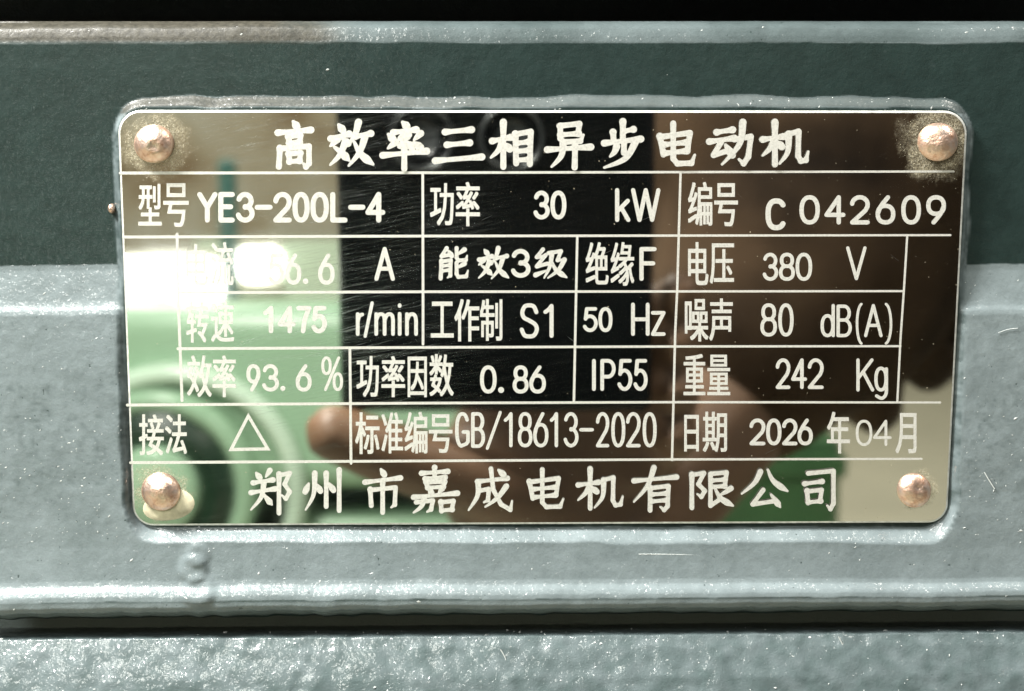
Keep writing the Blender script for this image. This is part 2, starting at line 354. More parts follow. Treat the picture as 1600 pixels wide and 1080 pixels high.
def rivet(x, y, r, sq, seed):
    c = pt(x, y); r = r * 0.0000985; rnd = random.Random(seed)
    prof = [(r * 0.96, 0.0001)]
    v, f = [], []
    nseg, nr = 40, 14
    dents = [(rnd.uniform(0, 6.28), rnd.uniform(0.2, 0.9), rnd.uniform(-0.07, 0.03)) for _ in range(7)]
    for j in range(nr + 1):
        th = j / nr * math.pi / 2
        for i in range(nseg):
            a = 2 * math.pi * i / nseg
            rad = r * math.cos(th) * (1 + 0.025 * math.sin(2 * a + seed)); h = r * sq * math.sin(th) ** 0.9
            for da, dr_, dh in dents:
                q = (rad / r * math.cos(a) - dr_ * math.cos(da)) ** 2 + (rad / r * math.sin(a) - dr_ * math.sin(da)) ** 2
                h += dh * r * math.exp(-q / 0.06) * math.sin(th)
            v.append((c.x + rad * math.cos(a), -h + 0.0003 * (j == 0), c.z + rad * math.sin(a)))
    for j in range(nr):
        for i in range(nseg): f.append((j * nseg + i, j * nseg + (i + 1) % nseg, (j + 1) * nseg + (i + 1) % nseg, (j + 1) * nseg + i))
    me = mesh('rivet', v, f); bm = bmesh.new(); bm.from_mesh(me); bmesh.ops.remove_doubles(bm, verts=bm.verts, dist=1e-6); bmesh.ops.recalc_face_normals(bm, faces=bm.faces); bm.to_mesh(me); bm.free()
    return link('rivet', me, M['copper'], np_o, True)
for k, (x, y, r) in enumerate(RIV): rivet(x, y, r, (0.72, 0.7, 0.7, 0.62)[k], k + 1)
# pale cream dome under the lower left rivet
def blob(name, cx, cy, rx, ry, h, mat, parent, rot=0.0, seed=0):
    c = pt(cx, cy); v, f = [], []; ns, nr = 36, 8
    for j in range(nr + 1):
        t = j / nr
        for i in range(ns):
            a = 2 * math.pi * i / ns; wob = 1 + 0.05 * math.sin(2 * a + seed) + 0.03 * math.sin(3 * a + 2 * seed)
            dx, dz = rx * (1 - t) * wob * math.cos(a), ry * (1 - t) * wob * math.sin(a)
            v.append((c.x + (dx * math.cos(rot) - dz * math.sin(rot)) * 0.0000985, -h * (1 - (1 - t) ** 2) ** 0.6 - 0.00001, c.z + (dx * math.sin(rot) + dz * math.cos(rot)) * 0.0000985))
    for j in range(nr):
        for i in range(ns): f.append((j * ns + i, j * ns + (i + 1) % ns, (j + 1) * ns + (i + 1) % ns, (j + 1) * ns + i))
    return link(name, mesh(name, v, f), mat, parent, True)
blob('cream_dome', 264, 789, 40, 27, 0.0004, M['cream_gloss'], np_o, 0.25, 2)

# small stub of copper on the boss edge, left of the plate
c = pt(174, 326, -0.0013)
v, f = [], []
for j in range(7):
    th = j / 6 * math.pi / 2
    for i in range(20):
        a = 2 * math.pi * i / 20; rad = 0.00075 * math.cos(th); 
        v.append((c.x + rad * math.cos(a) * 0.65, c.y - 0.0008 * math.sin(th) + (0.0006 if j == 0 else 0), c.z + rad * math.sin(a)))
for j in range(6):
    for i in range(20): f.append((j * 20 + i, j * 20 + (i + 1) % 20, (j + 1) * 20 + (i + 1) % 20, (j + 1) * 20 + i))
tag(link('copper_stub', mesh('copper_stub', v, f), M['copper'], motor, True), 'tiny copper stub at the left edge of the boss')

# ------------------------------------------------------------------ lettering
class Ink:
    """flat marks on the plate; every stroke lies a few microns above the one before"""
    def __init__(s): s.v = []; s.f = []; s.k = 0
    def lift(s): s.k += 1; return 0.000012 + 0.0000013 * s.k
    def poly(s, pts):
        h = s.lift(); b = len(s.v); s.v += [pt(x, y, 0) + Vector((0, -h, 0)) for x, y in pts]; s.f.append(tuple(range(b, b + len(pts))))
    def ribbon(s, pts, ws, closed=False, capa=True, capb=True):
        """pts in drawing units, ws full widths"""
        n = len(pts)
        if n < 2: return
        L, Rr = [], []
        for i in range(n):
            a = pts[i - 1] if (i > 0 or closed) else None; b = pts[(i + 1) % n] if (i < n - 1 or closed) else None; c = pts[i]
            d1 = unit(c[0] - a[0], c[1] - a[1]) if a else None; d2 = unit(b[0] - c[0], b[1] - c[1]) if b else None
            if d1 is None: d1 = d2
            if d2 is None: d2 = d1
            n1 = (-d1[1], d1[0]); n2 = (-d2[1], d2[0])
            m = (n1[0] + n2[0], n1[1] + n2[1]); q = math.hypot(*m)
            if q < 0.25: m = n1; sc = 1
            else: m = (m[0] / q, m[1] / q); sc = min(1.6, 1 / max(0.3, m[0] * n1[0] + m[1] * n1[1]))
            h = ws[i] / 2 * sc
            L.append((c[0] + m[0] * h, c[1] + m[1] * h)); Rr.append((c[0] - m[0] * h, c[1] - m[1] * h))
        z = s.lift(); b = len(s.v)
        for l_, r_ in zip(L, Rr):
            s.v.append(pt(*l_) + Vector((0, -z, 0))); s.v.append(pt(*r_) + Vector((0, -z, 0)))
        for i in range(n if closed else n - 1):
            j = (i + 1) % n; s.f.append((b + 2 * i, b + 2 * j, b + 2 * j + 1, b + 2 * i + 1))
        if not closed:
            if capa: s.disc(pts[0], ws[0] / 2)
            if capb: s.disc(pts[-1], ws[-1] / 2)
    def stroke(s, pts, wt):
        cur = [pts[0]]
        for i in range(1, len(pts)):
            cur.append(pts[i])
            if i < len(pts) - 1:
                a = unit(pts[i][0] - pts[i - 1][0], pts[i][1] - pts[i - 1][1]); b = unit(pts[i + 1][0] - pts[i][0], pts[i + 1][1] - pts[i][1])
                if a[0] * b[0] + a[1] * b[1] < 0.75: s.ribbon(cur, [wt] * len(cur)); cur = [pts[i]]
        s.ribbon(cur, [wt] * len(cur))
    def disc(s, c, r, n=10):
        s.poly([(c[0] + r * math.cos(2 * math.pi * i / n), c[1] + r * math.sin(2 * math.pi * i / n)) for i in range(n)])
    def add_mesh(s, verts, faces):
        h = s.lift(); b = len(s.v); s.v += [pt(x, y) + Vector((0, -h, 0)) for x, y in verts]; s.f += [tuple(b + i for i in q) for q in faces]
    def build(s, name):
        me = mesh(name, s.v, s.f); bm = bmesh.new(); bm.from_mesh(me); bm.normal_update()
        bmesh.ops.reverse_faces(bm, faces=[q for q in bm.faces if q.normal.y > 0]); bm.to_mesh(me); bm.free()
        return link(name, me, M['etch'], np_o)
def unit(x, y):
    q = math.hypot(x, y) or 1; return (x / q, y / q)
def catmull(pts, m=8):
    P_ = [pts[0]] + list(pts) + [pts[-1]]; out = []
    for i in range(1, len(P_) - 2):
        for k in range(m):
            t = k / m; a, b, c, d = P_[i - 1], P_[i], P_[i + 1], P_[i + 2]
            out.append(tuple(0.5 * (2 * b[j] + (c[j] - a[j]) * t + (2 * a[j] - 5 * b[j] + 4 * c[j] - d[j]) * t * t + (3 * b[j] - a[j] - 3 * c[j] + d[j]) * t ** 3) for j in (0, 1)))
    out.append(tuple(pts[-1])); return out
# --- drawn letters and figures (unit box, y down)
def arc(cx, cy, rx, ry, a0, a1, n=18, e=1.0):
    out = []
    for i in range(n + 1):
        a = R(a0 + (a1 - a0) * i / n); c, s_ = math.cos(a), math.sin(a)
        out.append((cx + rx * math.copysign(abs(c) ** e, c), cy + ry * math.copysign(abs(s_) ** e, s_)))
    return out
def ell(cx, cy, rx, ry, e=0.88): return ('o', arc(cx, cy, rx, ry, 0, 360, 28, e)[:-1])
S_ = catmull([(.97, .22), (.80, .04), (.5, 0), (.2, .04), (.04, .22), (.14, .39), (.5, .49), (.88, .61), (1, .78), (.82, .96), (.5, 1), (.18, .96), (0, .78)], 5)
GL = {
 '0': [ell(.5, .5, .5, .5)], '1': [[(0, .2), (.55, .12), (1, 0), (1, 1)]],
 '2': [arc(.5, .28, .5, .28, 185, 360) + [(.98, .38), (.86, .52), (0, 1), (1, 1)]],
 '3': [arc(.47, .25, .46, .25, 195, 450), arc(.48, .735, .52, .265, 270, 525)],
 '4': [[(.73, 1), (.73, 0), (0, .70)], [(0, .70), (1, .70)]],
 '5': [[(.95, 0), (.17, 0), (.07, .47)], arc(.46, .67, .54, .33, 222, 512)],
 '6': [ell(.5, .67, .5, .33), catmull([(.02, .62), (.22, .34), (.66, 0)], 6)], '7': [catmull([(.98, 0), (.60, .48), (.42, 1)], 5), [(0, 0), (1, 0)]],
 '8': [ell(.5, .24, .43, .24), ell(.5, .735, .5, .265)], '9': [ell(.5, .33, .5, .33), catmull([(.98, .38), (.78, .66), (.34, 1)], 6)],
 '-': [[(0, .5), (1, .5)]], '/': [[(0, 1), (1, 0)]], 'Y': [[(0, 0), (.5, .5), (.5, 1)], [(1, 0), (.5, .5)]],
 'E': [[(1, 0), (0, 0), (0, 1), (1, 1)], [(0, .48), (.86, .48)]], 'L': [[(0, 0), (0, 1), (1, 1)]], 'F': [[(1, 0), (0, 0), (0, 1)], [(0, .48), (.9, .48)]],
 'A': [[(0, 1), (.5, 0), (1, 1)], [(.17, .66), (.83, .66)]], 'V': [[(0, 0), (.5, 1), (1, 0)]], 'W': [[(0, 0), (.25, 1), (.5, 0), (.75, 1), (1, 0)]],
 'k': [[(0, 0), (0, 1)], [(.95, .36), (0, .72)], [(.36, .58), (1, 1)]], 'K': [[(0, 0), (0, 1)], [(.95, 0), (0, .62)], [(.35, .40), (1, 1)]],
 'S': [S_], 'H': [[(0, 0), (0, 1)], [(1, 0), (1, 1)], [(0, .5), (1, .5)]], 'z': [[(0, 0), (1, 0), (0, 1), (1, 1)]], 'I': [[(.5, 0), (.5, 1)]],
 'r': [[(0, 0), (0, 1)], catmull([(0, .4), (.35, .1), (1, .02)], 5)], 'i': [[(.5, .3), (.5, 1)], [(.5, 0), (.5, .03)]],
 'n': [[(0, 0), (0, 1)], catmull([(0, .35), (.25, .07), (.6, 0), (.9, .1), (1, .35)], 5) + [(1, 1)]],
 'm': [[(0, 0), (0, 1)], catmull([(0, .3), (.13, .06), (.3, 0), (.45, .08), (.5, .3)], 5) + [(.5, 1)], catmull([(.5, .3), (.63, .06), (.8, 0), (.95, .08), (1, .3)], 5) + [(1, 1)]],
 'P': [[(0, 1), (0, 0), (.5, 0)] + arc(.5, .28, .5, .28, 270, 450)[1:] + [(0, .56)]],
 'B': [[(0, 1), (0, 0), (.5, 0)] + arc(.5, .235, .42, .235, 270, 450)[1:] + [(0, .47)], [(.5, .47)] + arc(.5, .735, .5, .265, 270, 450) + [(0, 1)]],
 'd': [ell(.47, .67, .47, .33), [(.97, 0), (.97, 1)]], 'g': [ell(.47, .36, .47, .36), catmull([(.97, .02), (.97, .55), (.93, .86), (.55, 1), (.06, .92)], 6)],
 '(': [arc(1, .5, 1, .5, 262, 98)], ')': [arc(0, .5, 1, .5, -82, 82)],
 'G': [arc(.5, .5, .5, .5, 325, 100, 22, .85) + [(.85, .93), (1, .86), (1, .56), (.58, .56)]], 'C': [arc(.5, .5, .5, .5, 320, 40, 24, .8)],
 '%': [ell(.2, .25, .2, .25), ell(.8, .75, .2, .25), [(.15, 1), (.85, 0)]], '.': [],
}
def draw_latin(ink, ch, x0, x1, y0, y1, wt=6.0):
    if ch == '.': ink.disc(((x0 + x1) / 2, (y0 + y1) / 2), (x1 - x0 + y1 - y0) / 4, 12); return
    h = wt / 2; x0, x1 = (x0 + h, x1 - h) if x1 - x0 > wt else ((x0 + x1) / 2,) * 2
    y0, y1 = (y0 + h, y1 - h) if y1 - y0 > wt else ((y0 + y1) / 2,) * 2
    for s in GL[ch]:
        closed = isinstance(s, tuple)
        pts = [(x0 + (x1 - x0) * a, y0 + (y1 - y0) * b) for a, b in (s[1] if closed else s)]
        if closed: ink.ribbon(pts, [wt] * len(pts), True)
        else: ink.stroke(pts, wt)
# --- brush-written characters: stroke kind then x y pairs on a 100 x 100 square
KAI = {
 '高': 'd 46 0 56 11;h 5 24 93 18;v 33 32 36 47;z 33 32 66 29 63 45;h 35 46 63 44;v 11 57 8 97;z 11 58 88 53 88 90 80 97 73 90;v 34 69 37 86;z 34 69 66 67 63 84;h 36 86 63 84',
 '效': 'd 22 6 31 18;h 4 38 46 27;p 19 40 3 55;d 31 38 43 49;p 37 46 24 76 3 98;n 12 57 28 70 46 88;p 67 0 60 26 46 50;h 60 33 95 26;p 82 32 70 68 45 100;n 57 45 72 73 100 97',
 '率': 'd 45 0 55 9;h 24 22 76 16;z 50 21 40 35 57 32;z 60 27 39 51 62 47;d 55 42 66 54;d 13 26 24 37;p 29 43 12 56;p 86 24 71 38;d 70 44 86 54;h 0 71 100 62;v 49 54 49 100',
 '三': 'h 21 12 78 5;h 25 49 74 43;h 0 95 100 84',
 '相': 'h 3 42 46 34;v 29 0 29 100;p 27 42 18 62 0 79;d 32 48 44 60;v 57 26 59 92;z 57 27 93 21 91 94;h 60 47 88 44;h 60 65 88 63;h 60 85 89 83',
 '异': 'z 28 7 74 2 71 23;h 30 27 72 24;z 30 6 30 35 38 43 76 41 83 27;h 0 60 100 54;p 37 44 32 74 10 98;v 64 44 63 100',
 '步': 'v 51 0 51 42;h 54 21 80 17;v 24 23 26 44;h 0 47 100 38;v 54 44 54 68;p 34 54 28 66 16 76;p 86 43 58 80 0 100',
 '电': 'v 3 31 13 76;z 5 33 84 23 77 67;h 11 52 78 46;h 14 73 76 67;z 39 0 39 86 50 98 88 97 97 77',
 '动': 'h 17 24 55 18;h 0 46 59 38;z 28 46 10 78 46 67;d 38 54 54 78;z 59 41 98 34 92 82 81 98 70 88;p 79 0 71 52 30 100',
 '机': 'h 0 41 46 34;v 27 0 27 100;p 26 42 16 62 0 79;d 30 46 42 58;p 57 28 55 70 37 98;z 57 28 79 22 78 80 84 92 95 90 100 70',
 '郑': 'd 13 6 22 17;p 47 0 37 15;h 5 29 55 22;h 0 52 61 43;p 32 28 26 62 0 92;n 32 56 40 66 52 80;v 70 8 70 100;z 70 11 97 6 84 32 97 50 87 66 77 58',
 '州': 'd 12 34 3 54;p 28 8 25 60 4 98;d 33 36 43 52;v 58 8 58 90;d 66 34 77 50;v 92 0 92 100',
 '市': 'd 45 0 55 13;h 0 30 100 20;v 15 46 18 84;z 15 48 86 42 84 82 74 88;v 50 26 50 100',
 '嘉': 'h 18 13 78 9;v 48 0 48 23;h 26 25 72 22;v 28 32 32 44;z 28 33 72 31 68 43;h 32 45 68 43;d 35 50 41 56;p 65 47 57 57;h 0 66 100 57;z 6 77 44 73 40 93 31 98;p 25 66 18 86 0 100;v 62 76 64 97;z 62 77 91 74 87 94;h 64 95 88 93',
 '成': 'h 20 31 88 23;p 22 32 20 66 0 100;z 24 53 46 49 44 76 35 81;z 51 0 56 50 74 86 95 99 99 78;p 86 42 66 70 38 92;d 68 3 80 14',
 '有': 'h 0 31 100 22;p 47 0 32 42 0 80;v 38 46 38 100;z 38 48 81 43 79 90 71 99 62 92;h 40 63 78 60;h 40 79 78 76',
 '限': 'z 5 11 33 6 20 36 35 54 27 70 18 63;v 5 9 5 100;z 48 8 85 4 81 42;h 50 26 82 23;h 50 43 81 41;z 48 8 48 94 68 78;p 95 47 84 56 70 65;n 58 46 72 74 100 94',
 '公': 'p 41 5 28 34 0 62;n 57 0 70 30 100 55;z 47 52 24 89 76 80;n 64 64 73 78 84 96',
 '司': 'z 12 9 95 3 95 84 85 98 74 89;h 0 35 58 29;v 8 52 12 83;z 8 54 56 50 51 78;h 12 81 53 78',
 '能': 'z 27 0 9 27 40 22;d 33 9 44 26;v 9 42 6 100;z 9 44 41 40 39 91 30 97;h 11 59 38 56;h 11 75 38 72;p 88 5 64 21;z 61 0 61 32 67 41 93 39 97 25;p 88 51 64 65;z 61 48 61 85 67 95 94 93 100 74',
 '级': 'z 24 0 4 27 29 25;z 32 20 4 60 38 50;t 0 90 40 72;p 53 12 46 60 28 100;z 42 13 82 6 71 38 93 36;p 93 36 74 72 40 100;n 52 40 66 72 100 98',
}
WP = {'h': [1.15, .80, .78, .86, 1.2], 'v': [1.2, .95, .9, .95, 1.0], 'p': [1.2, 1.05, .9, .7, .4], 'n': [.5, .8, 1.1, 1.4, .45], 'd': [.55, 1.0, 1.35, 1.2], 't': [1.2, .8, .3], 'z': [1.0, .95, .95, .95, .8]}
def draw_kai(ink, ch, x0, x1, y0, y1, wt):
    q = wt * 0.42; x0 += q; x1 -= q; y0 += q; y1 -= q
    for st in KAI[ch].split(';'):
        tk = st.split(); kind = tk[0]; c = list(map(float, tk[1:]))
        pts = [(x0 + (x1 - x0) * c[i] / 100, y0 + (y1 - y0) * c[i + 1] / 100) for i in range(0, len(c), 2)]
        if kind == 'z':
            # a bent stroke is a run of pulls of the brush; the last one thins out into the hook
            for i, (a, b) in enumerate(zip(pts, pts[1:])):
                last = i == len(pts) - 2 and len(pts) > 3
                w0, w1 = (1.0, .45) if last else (1.0, .98)
                dn = [(a[0] + (b[0] - a[0]) * t / 6, a[1] + (b[1] - a[1]) * t / 6) for t in range(7)]
                ink.ribbon(dn, [wt * (w0 + (w1 - w0) * t / 6 - .12 * math.sin(math.pi * t / 6)) for t in range(7)])
            continue
        else:
            dense = catmull(pts, 7) if len(pts) > 2 else [(pts[0][0] + (pts[1][0] - pts[0][0]) * t / 8, pts[0][1] + (pts[1][1] - pts[0][1]) * t / 8) for t in range(9)]
        L = [0]
        for a, b in zip(dense, dense[1:]): L.append(L[-1] + math.dist(a, b))
        prof = WP[kind]; ws = [wt * float(np.interp(l / (L[-1] or 1) * (len(prof) - 1), range(len(prof)), prof)) for l in L]
        ink.ribbon(dense, ws)
# --- label characters come from the program's own built-in type
_cache = {}
def han_glyphs(chars, offset):
    obs = []
    for ch in chars:
        cu = bpy.data.curves.new('glyph', 'FONT'); cu.body = ch; cu.size = 1.0; cu.offset = offset; cu.resolution_u = 3; cu.fill_mode = 'FRONT'
        o = bpy.data.objects.new('glyph', cu); COL.objects.link(o); obs.append((ch, o, cu))
    bpy.context.view_layer.update(); dg = bpy.context.evaluated_depsgraph_get()
    for ch, o, cu in obs:
        me = bpy.data.meshes.new_from_object(o.evaluated_get(dg)); co = np.array([v.co[:2] for v in me.vertices]); fs = [tuple(p.vertices) for p in me.polygons]
        lo, hi = co.min(0), co.max(0); _cache[ch] = ((co - lo) / (hi - lo), fs)
        bpy.data.objects.remove(o); bpy.data.curves.remove(cu); bpy.data.meshes.remove(me)
han_glyphs('型号功率编电流绝缘压转速工作制噪声因数重量接法标准日期年月效', 0.0)
def draw_han(ink, ch, x0, x1, y0, y1):
    co, fs = _cache[ch]
    g = 0.85
    for dx, dy in ((-g, -g * .6), (g, -g * .6), (-g, g * .6), (g, g * .6)):      # a bold cut: the strokes are spread a little to each side
        ink.add_mesh([(x0 + g + (x1 - x0 - 2 * g) * a + dx, y1 - g - (y1 - y0 - 2 * g) * b + dy) for a, b in co], fs)

def field(name, label, *items):
    ink = Ink()
    for it in items:
        k = it[0]
        if k == 'K': draw_kai(ink, *it[1:])
        elif k == 'L': draw_latin(ink, *it[1:])
        else: draw_han(ink, *it[1:])
    o = ink.build(name); o['label'] = label; return o
def row(kind, chars, y0, y1, xs_, *w):
    return [(kind, ch, a, b, y0, y1, *w) for ch, (a, b) in zip(chars, xs_)]
title_x = [(427, 494), (510, 587), (594, 671), (676, 757), (763, 838), (851, 927), (940, 1005), (1025, 1091), (1104, 1178), (1187, 1266)]
title_y = [(186, 267), (187, 263), (187, 268), (196, 258), (187, 265), (188, 266), (186, 266), (189, 261), (187, 261), (187, 261)]
field('title_lettering', 'large brush-written title reading 高效率三相异步电动机', *[('K', c, a, b, y0, y1, 9.6) for c, (a, b), (y0, y1) in zip('高效率三相异步电动机', title_x, title_y)])
co_x = [(389, 458), (472, 538), (567, 629), (643, 718), (729, 804), (822, 885), (900, 976), (987, 1060), (1074, 1148), (1155, 1233), (1253, 1307)]
co_y = [(732, 805), (731, 801), (730, 804), (727, 804), (729, 800), (730, 796), (729, 797), (727, 800), (732, 796), (730, 797), (730, 799)]
field('company_lettering', 'brush-written company line reading 郑州市嘉成电机有限公司', *[('K', c, a, b, y0, y1, 7.6) for c, (a, b), (y0, y1) in zip('郑州市嘉成电机有限公司', co_x, co_y)])
field('lettering', 'model caption 型号', ('H', '型', 216, 253, 287, 353), ('H', '号', 255, 295, 286, 355))
yy = (300, 348)
field('lettering', 'model number YE3-200L-4', *row('L', 'YE3-200L-4', *yy, [(308, 340), (341, 367), (369, 398), (398, 426), (427, 456), (457, 484), (485, 514), (516, 543), (544, 571), (571, 602)], 8.0))
field('lettering', 'power caption 功率', ('H', '功', 672, 709, 286, 353), ('H', '率', 712, 750, 284, 354))
field('lettering', 'power figure 30', *row('L', '30', 298, 343, [(834, 859), (860, 885)], 6.8))
field('lettering', 'power unit kW', ('L', 'k', 961, 985, 294, 347, 6.6), ('L', 'W', 986, 1032, 294, 347, 6.6))
field('lettering', 'serial caption 编号', ('H', '编', 1075, 1113, 284, 353), ('H', '号', 1116, 1153, 286, 354))
field('lettering', 'serial number C042609', ('L', 'C', 1196, 1230, 310, 360, 8.2), *row('L', '042609', 305, 351, [(1249, 1281), (1288, 1321), (1328, 1359), (1368, 1399), (1408, 1439), (1447, 1478)], 6.8))
field('lettering', 'current caption 电流', ('H', '电', 290, 326, 381, 447), ('H', '流', 329, 365, 378, 447))
field('lettering', 'current figure 56.6', *row('L', '56', 396, 445, [(419, 444), (446, 471)], 6.5), ('L', '.', 473, 482, 435, 444), ('L', '6', 497, 523, 396, 445, 6.5))
field('lettering', 'current unit A', ('L', 'A', 585, 617, 386, 439, 6.4))
field('lettering', 'efficiency class 能效3级', ('K', '能', 683, 734, 385, 438, 6.6), ('K', '效', 744, 797, 385, 438, 6.6), ('L', '3', 799, 829, 389, 434, 7.0), ('K', '级', 834, 888, 387, 437, 6.6))
field('lettering', 'insulation class 绝缘F', ('H', '绝', 915, 951, 378, 445), ('H', '缘', 954, 991, 378, 447), ('L', 'F', 999, 1026, 386, 439, 6.6))
field('lettering', 'voltage caption 电压', ('H', '电', 1075, 1107, 378, 446), ('H', '压', 1109, 1147, 380, 444))
field('lettering', 'voltage figure 380', *row('L', '380', 395, 439, [(1192, 1216), (1217, 1242), (1243, 1269)], 5.6))
field('lettering', 'voltage unit V', ('L', 'V', 1322, 1354, 385, 438, 5.2))
field('lettering', 'speed caption 转速', ('H', '转', 291, 326, 470, 536), ('H', '速', 330, 366, 470, 535))
field('lettering', 'speed figure 1475', *row('L', '1475', 478, 521, [(411, 427), (434, 462), (463, 487), (487, 511)], 7.2))
field('lettering', 'speed unit r/min', ('L', 'r', 556, 569, 488, 525, 5.8), ('L', '/', 568, 584, 471, 528, 5.2), ('L', 'm', 585, 617, 488, 525, 5.8), ('L', 'i', 621, 628, 474, 525, 5.8), ('L', 'n', 633, 653, 488, 525, 5.8))
field('lettering', 'duty caption 工作制', ('H', '工', 673, 709, 471, 528), ('H', '作', 710, 749, 467, 534), ('H', '制', 750, 785, 467, 533))
field('lettering', 'duty type S1', ('L', 'S', 812, 842, 474, 529, 6.4), ('L', '1', 849, 865, 475, 528, 6.4))
field('lettering', 'frequency 50 Hz', *row('L', '50', 480, 519, [(911, 934), (935, 957)], 5.6), ('L', 'H', 986, 1015, 473, 525, 6.0), ('L', 'z', 1017, 1040, 486, 525, 5.8))
field('lettering', 'noise caption 噪声', ('H', '噪', 1070, 1107, 467, 534), ('H', '声', 1108, 1145, 466, 533))
field('lettering', 'noise figure 80', *row('L', '80', 474, 526, [(1188, 1214), (1216, 1240)], 5.6))
field('lettering', 'noise unit dB(A)', ('L', 'd', 1282, 1305, 475, 527, 5.2), ('L', 'B', 1307, 1331, 476, 527, 5.2), ('L', '(', 1337, 1349, 473, 539, 4.0), ('L', 'A', 1350, 1379, 475, 527, 5.0), ('L', ')', 1381, 1394, 473, 539, 4.0))
field('lettering', 'efficiency caption 效率', ('H', '效', 292, 331, 555, 621), ('H', '率', 332, 369, 555, 621))
field('lettering', 'efficiency figure 93.6 %', *row('L', '93', 569, 612, [(385, 407), (410, 436)], 6.0), ('L', '.', 438, 446, 603, 611), ('L', '6', 462, 487, 569, 612, 6.0), ('L', '%', 502, 536, 557, 611, 4.6))
field('lettering', 'power factor caption 功率因数', ('H', '功', 557, 592, 556, 621), ('H', '率', 596, 633, 556, 621), ('H', '因', 637, 667, 557, 621), ('H', '数', 671, 709, 553, 620))
field('lettering', 'power factor figure 0.86', ('L', '0', 750, 776, 571, 615, 6.0), ('L', '.', 778, 788, 605, 614), ('L', '8', 801, 826, 571, 615, 6.0), ('L', '6', 827, 853, 571, 615, 6.0))
field('lettering', 'protection class IP55', ('L', 'I', 925, 931, 561, 611, 6.0), ('L', 'P', 938, 962, 561, 611, 5.8), ('L', '5', 965, 988, 561, 611, 5.8), ('L', '5', 990, 1012, 561, 611, 5.8))
field('lettering', 'weight caption 重量', ('H', '重', 1068, 1102, 553, 618), ('H', '量', 1105, 1141, 554, 618))
field('lettering', 'weight figure 242', *row('L', '242', 560, 608, [(1212, 1235), (1236, 1261), (1262, 1287)], 5.6))
field('lettering', 'weight unit Kg', ('L', 'K', 1338, 1366, 560, 612, 5.2), ('L', 'g', 1366, 1388, 573, 625, 5.2))
field('lettering', 'connection caption 接法', ('H', '接', 217, 256, 647, 712), ('H', '法', 258, 292, 647, 710))
ink = Ink(); tri = [(388, 650), (418.5, 701.5), (361, 702.5)]; ink.ribbon(tri, [6.2] * 3, True)
o = ink.build('delta_symbol'); o['label'] = 'etched outline triangle for delta connection'
field('lettering', 'standard caption 标准编号', ('H', '标', 555, 593, 644, 710), ('H', '准', 596, 630, 644, 709), ('H', '编', 632, 668, 643, 709), ('H', '号', 670, 707, 647, 708))
field('lettering', 'standard number GB/18613-2020', ('L', 'G', 711, 734, 644, 700, 5.6), ('L', 'B', 736, 758, 644, 700, 5.6), ('L', '/', 759, 784, 642, 703, 4.8),
      *row('L', '18613-2020', 644, 699, [(787, 801), (809, 832), (833, 857), (859, 872), (881, 904), (905, 928), (931, 952), (955, 977), (978, 1001), (1004, 1026)], 5.4))
field('lettering', 'date caption 日期', ('H', '日', 1069, 1092, 648, 706), ('H', '期', 1098, 1136, 643, 707))
field('lettering', 'date year 2026年', *row('L', '2026', 654, 696, [(1171, 1196), (1197, 1221), (1222, 1246), (1246, 1270)], 5.8), ('H', '年', 1292, 1328, 643, 709))
field('lettering', 'date month 04月', *row('L', '04', 656, 697, [(1337, 1363), (1364, 1393)], 4.4), ('H', '月', 1399, 1432, 645, 709))
LINES = [[(188, 270.5), (660, 270), (1490, 268)], [(193, 370.5), (660, 369), (1485, 367.5)], [(280, 457.5), (660, 456), (1412, 455)], [(278, 545), (660, 543), (1060, 541.5), (1407, 541)],
         [(199, 633), (660, 630), (1060, 628.5), (1469, 629)], [(204, 723), (548, 721), (1050, 718), (1440, 717)],
         [(660.5, 271), (661, 455), (661, 538)], [(276.6, 366), (279, 480), (284.5, 626)], [(546.7, 545), (548.5, 724)], [(902, 369), (896.7, 628)], [(1063.4, 269), (1058, 455), (1055, 520), (1050, 719)], [(1417.5, 369), (1412.5, 450), (1407, 530), (1402, 628)]]
for k, l_ in enumerate(LINES):
    ink = Ink(); ink.k = -4 if k < 6 else 0
    dense = []
    for a, b in zip(l_, l_[1:]): dense += [(a[0] + (b[0] - a[0]) * t / 12, a[1] + (b[1] - a[1]) * t / 12) for t in range(12)]
    dense.append(l_[-1]); wd = [4.6 - 1.4 * (x - 200) / 1300 for x, _ in dense]
    ink.ribbon(dense, wd); ink.build('rule_line')

# ------------------------------------------------------------------ grit, flakes and fibres
def chips(pts, name, mat, parent, lo, hi, flat=0.35):
    v, f = [], []
    for c, nrm in pts:
        s = random.uniform(lo, hi) * random.choice((0.6, 0.8, 1, 1, 1.6)); q = Vector((random.gauss(-.6, .6), random.gauss(0, .3), random.gauss(1.0, .5))).normalized()
        u_ = q.cross(nrm).normalized(); w_ = nrm.cross(u_)
        asp = random.uniform(0.22, 0.6); b = len(v); a0 = random.uniform(-.5, .5)
        v += [c + u_ * s, c + w_ * s * asp + nrm * s * a0 * flat, c - u_ * s * 0.8 + nrm * s * random.uniform(0, .4) * flat, c - w_ * s * asp, c + nrm * s * random.uniform(.3, .8) * flat]
        f += [(b, b + 1, b + 4), (b + 1, b + 2, b + 4), (b + 2, b + 3, b + 4), (b + 3, b, b + 4)]
    o = link(name, mesh(name, v, f), mat, parent); o['kind'] = 'stuff'; return o
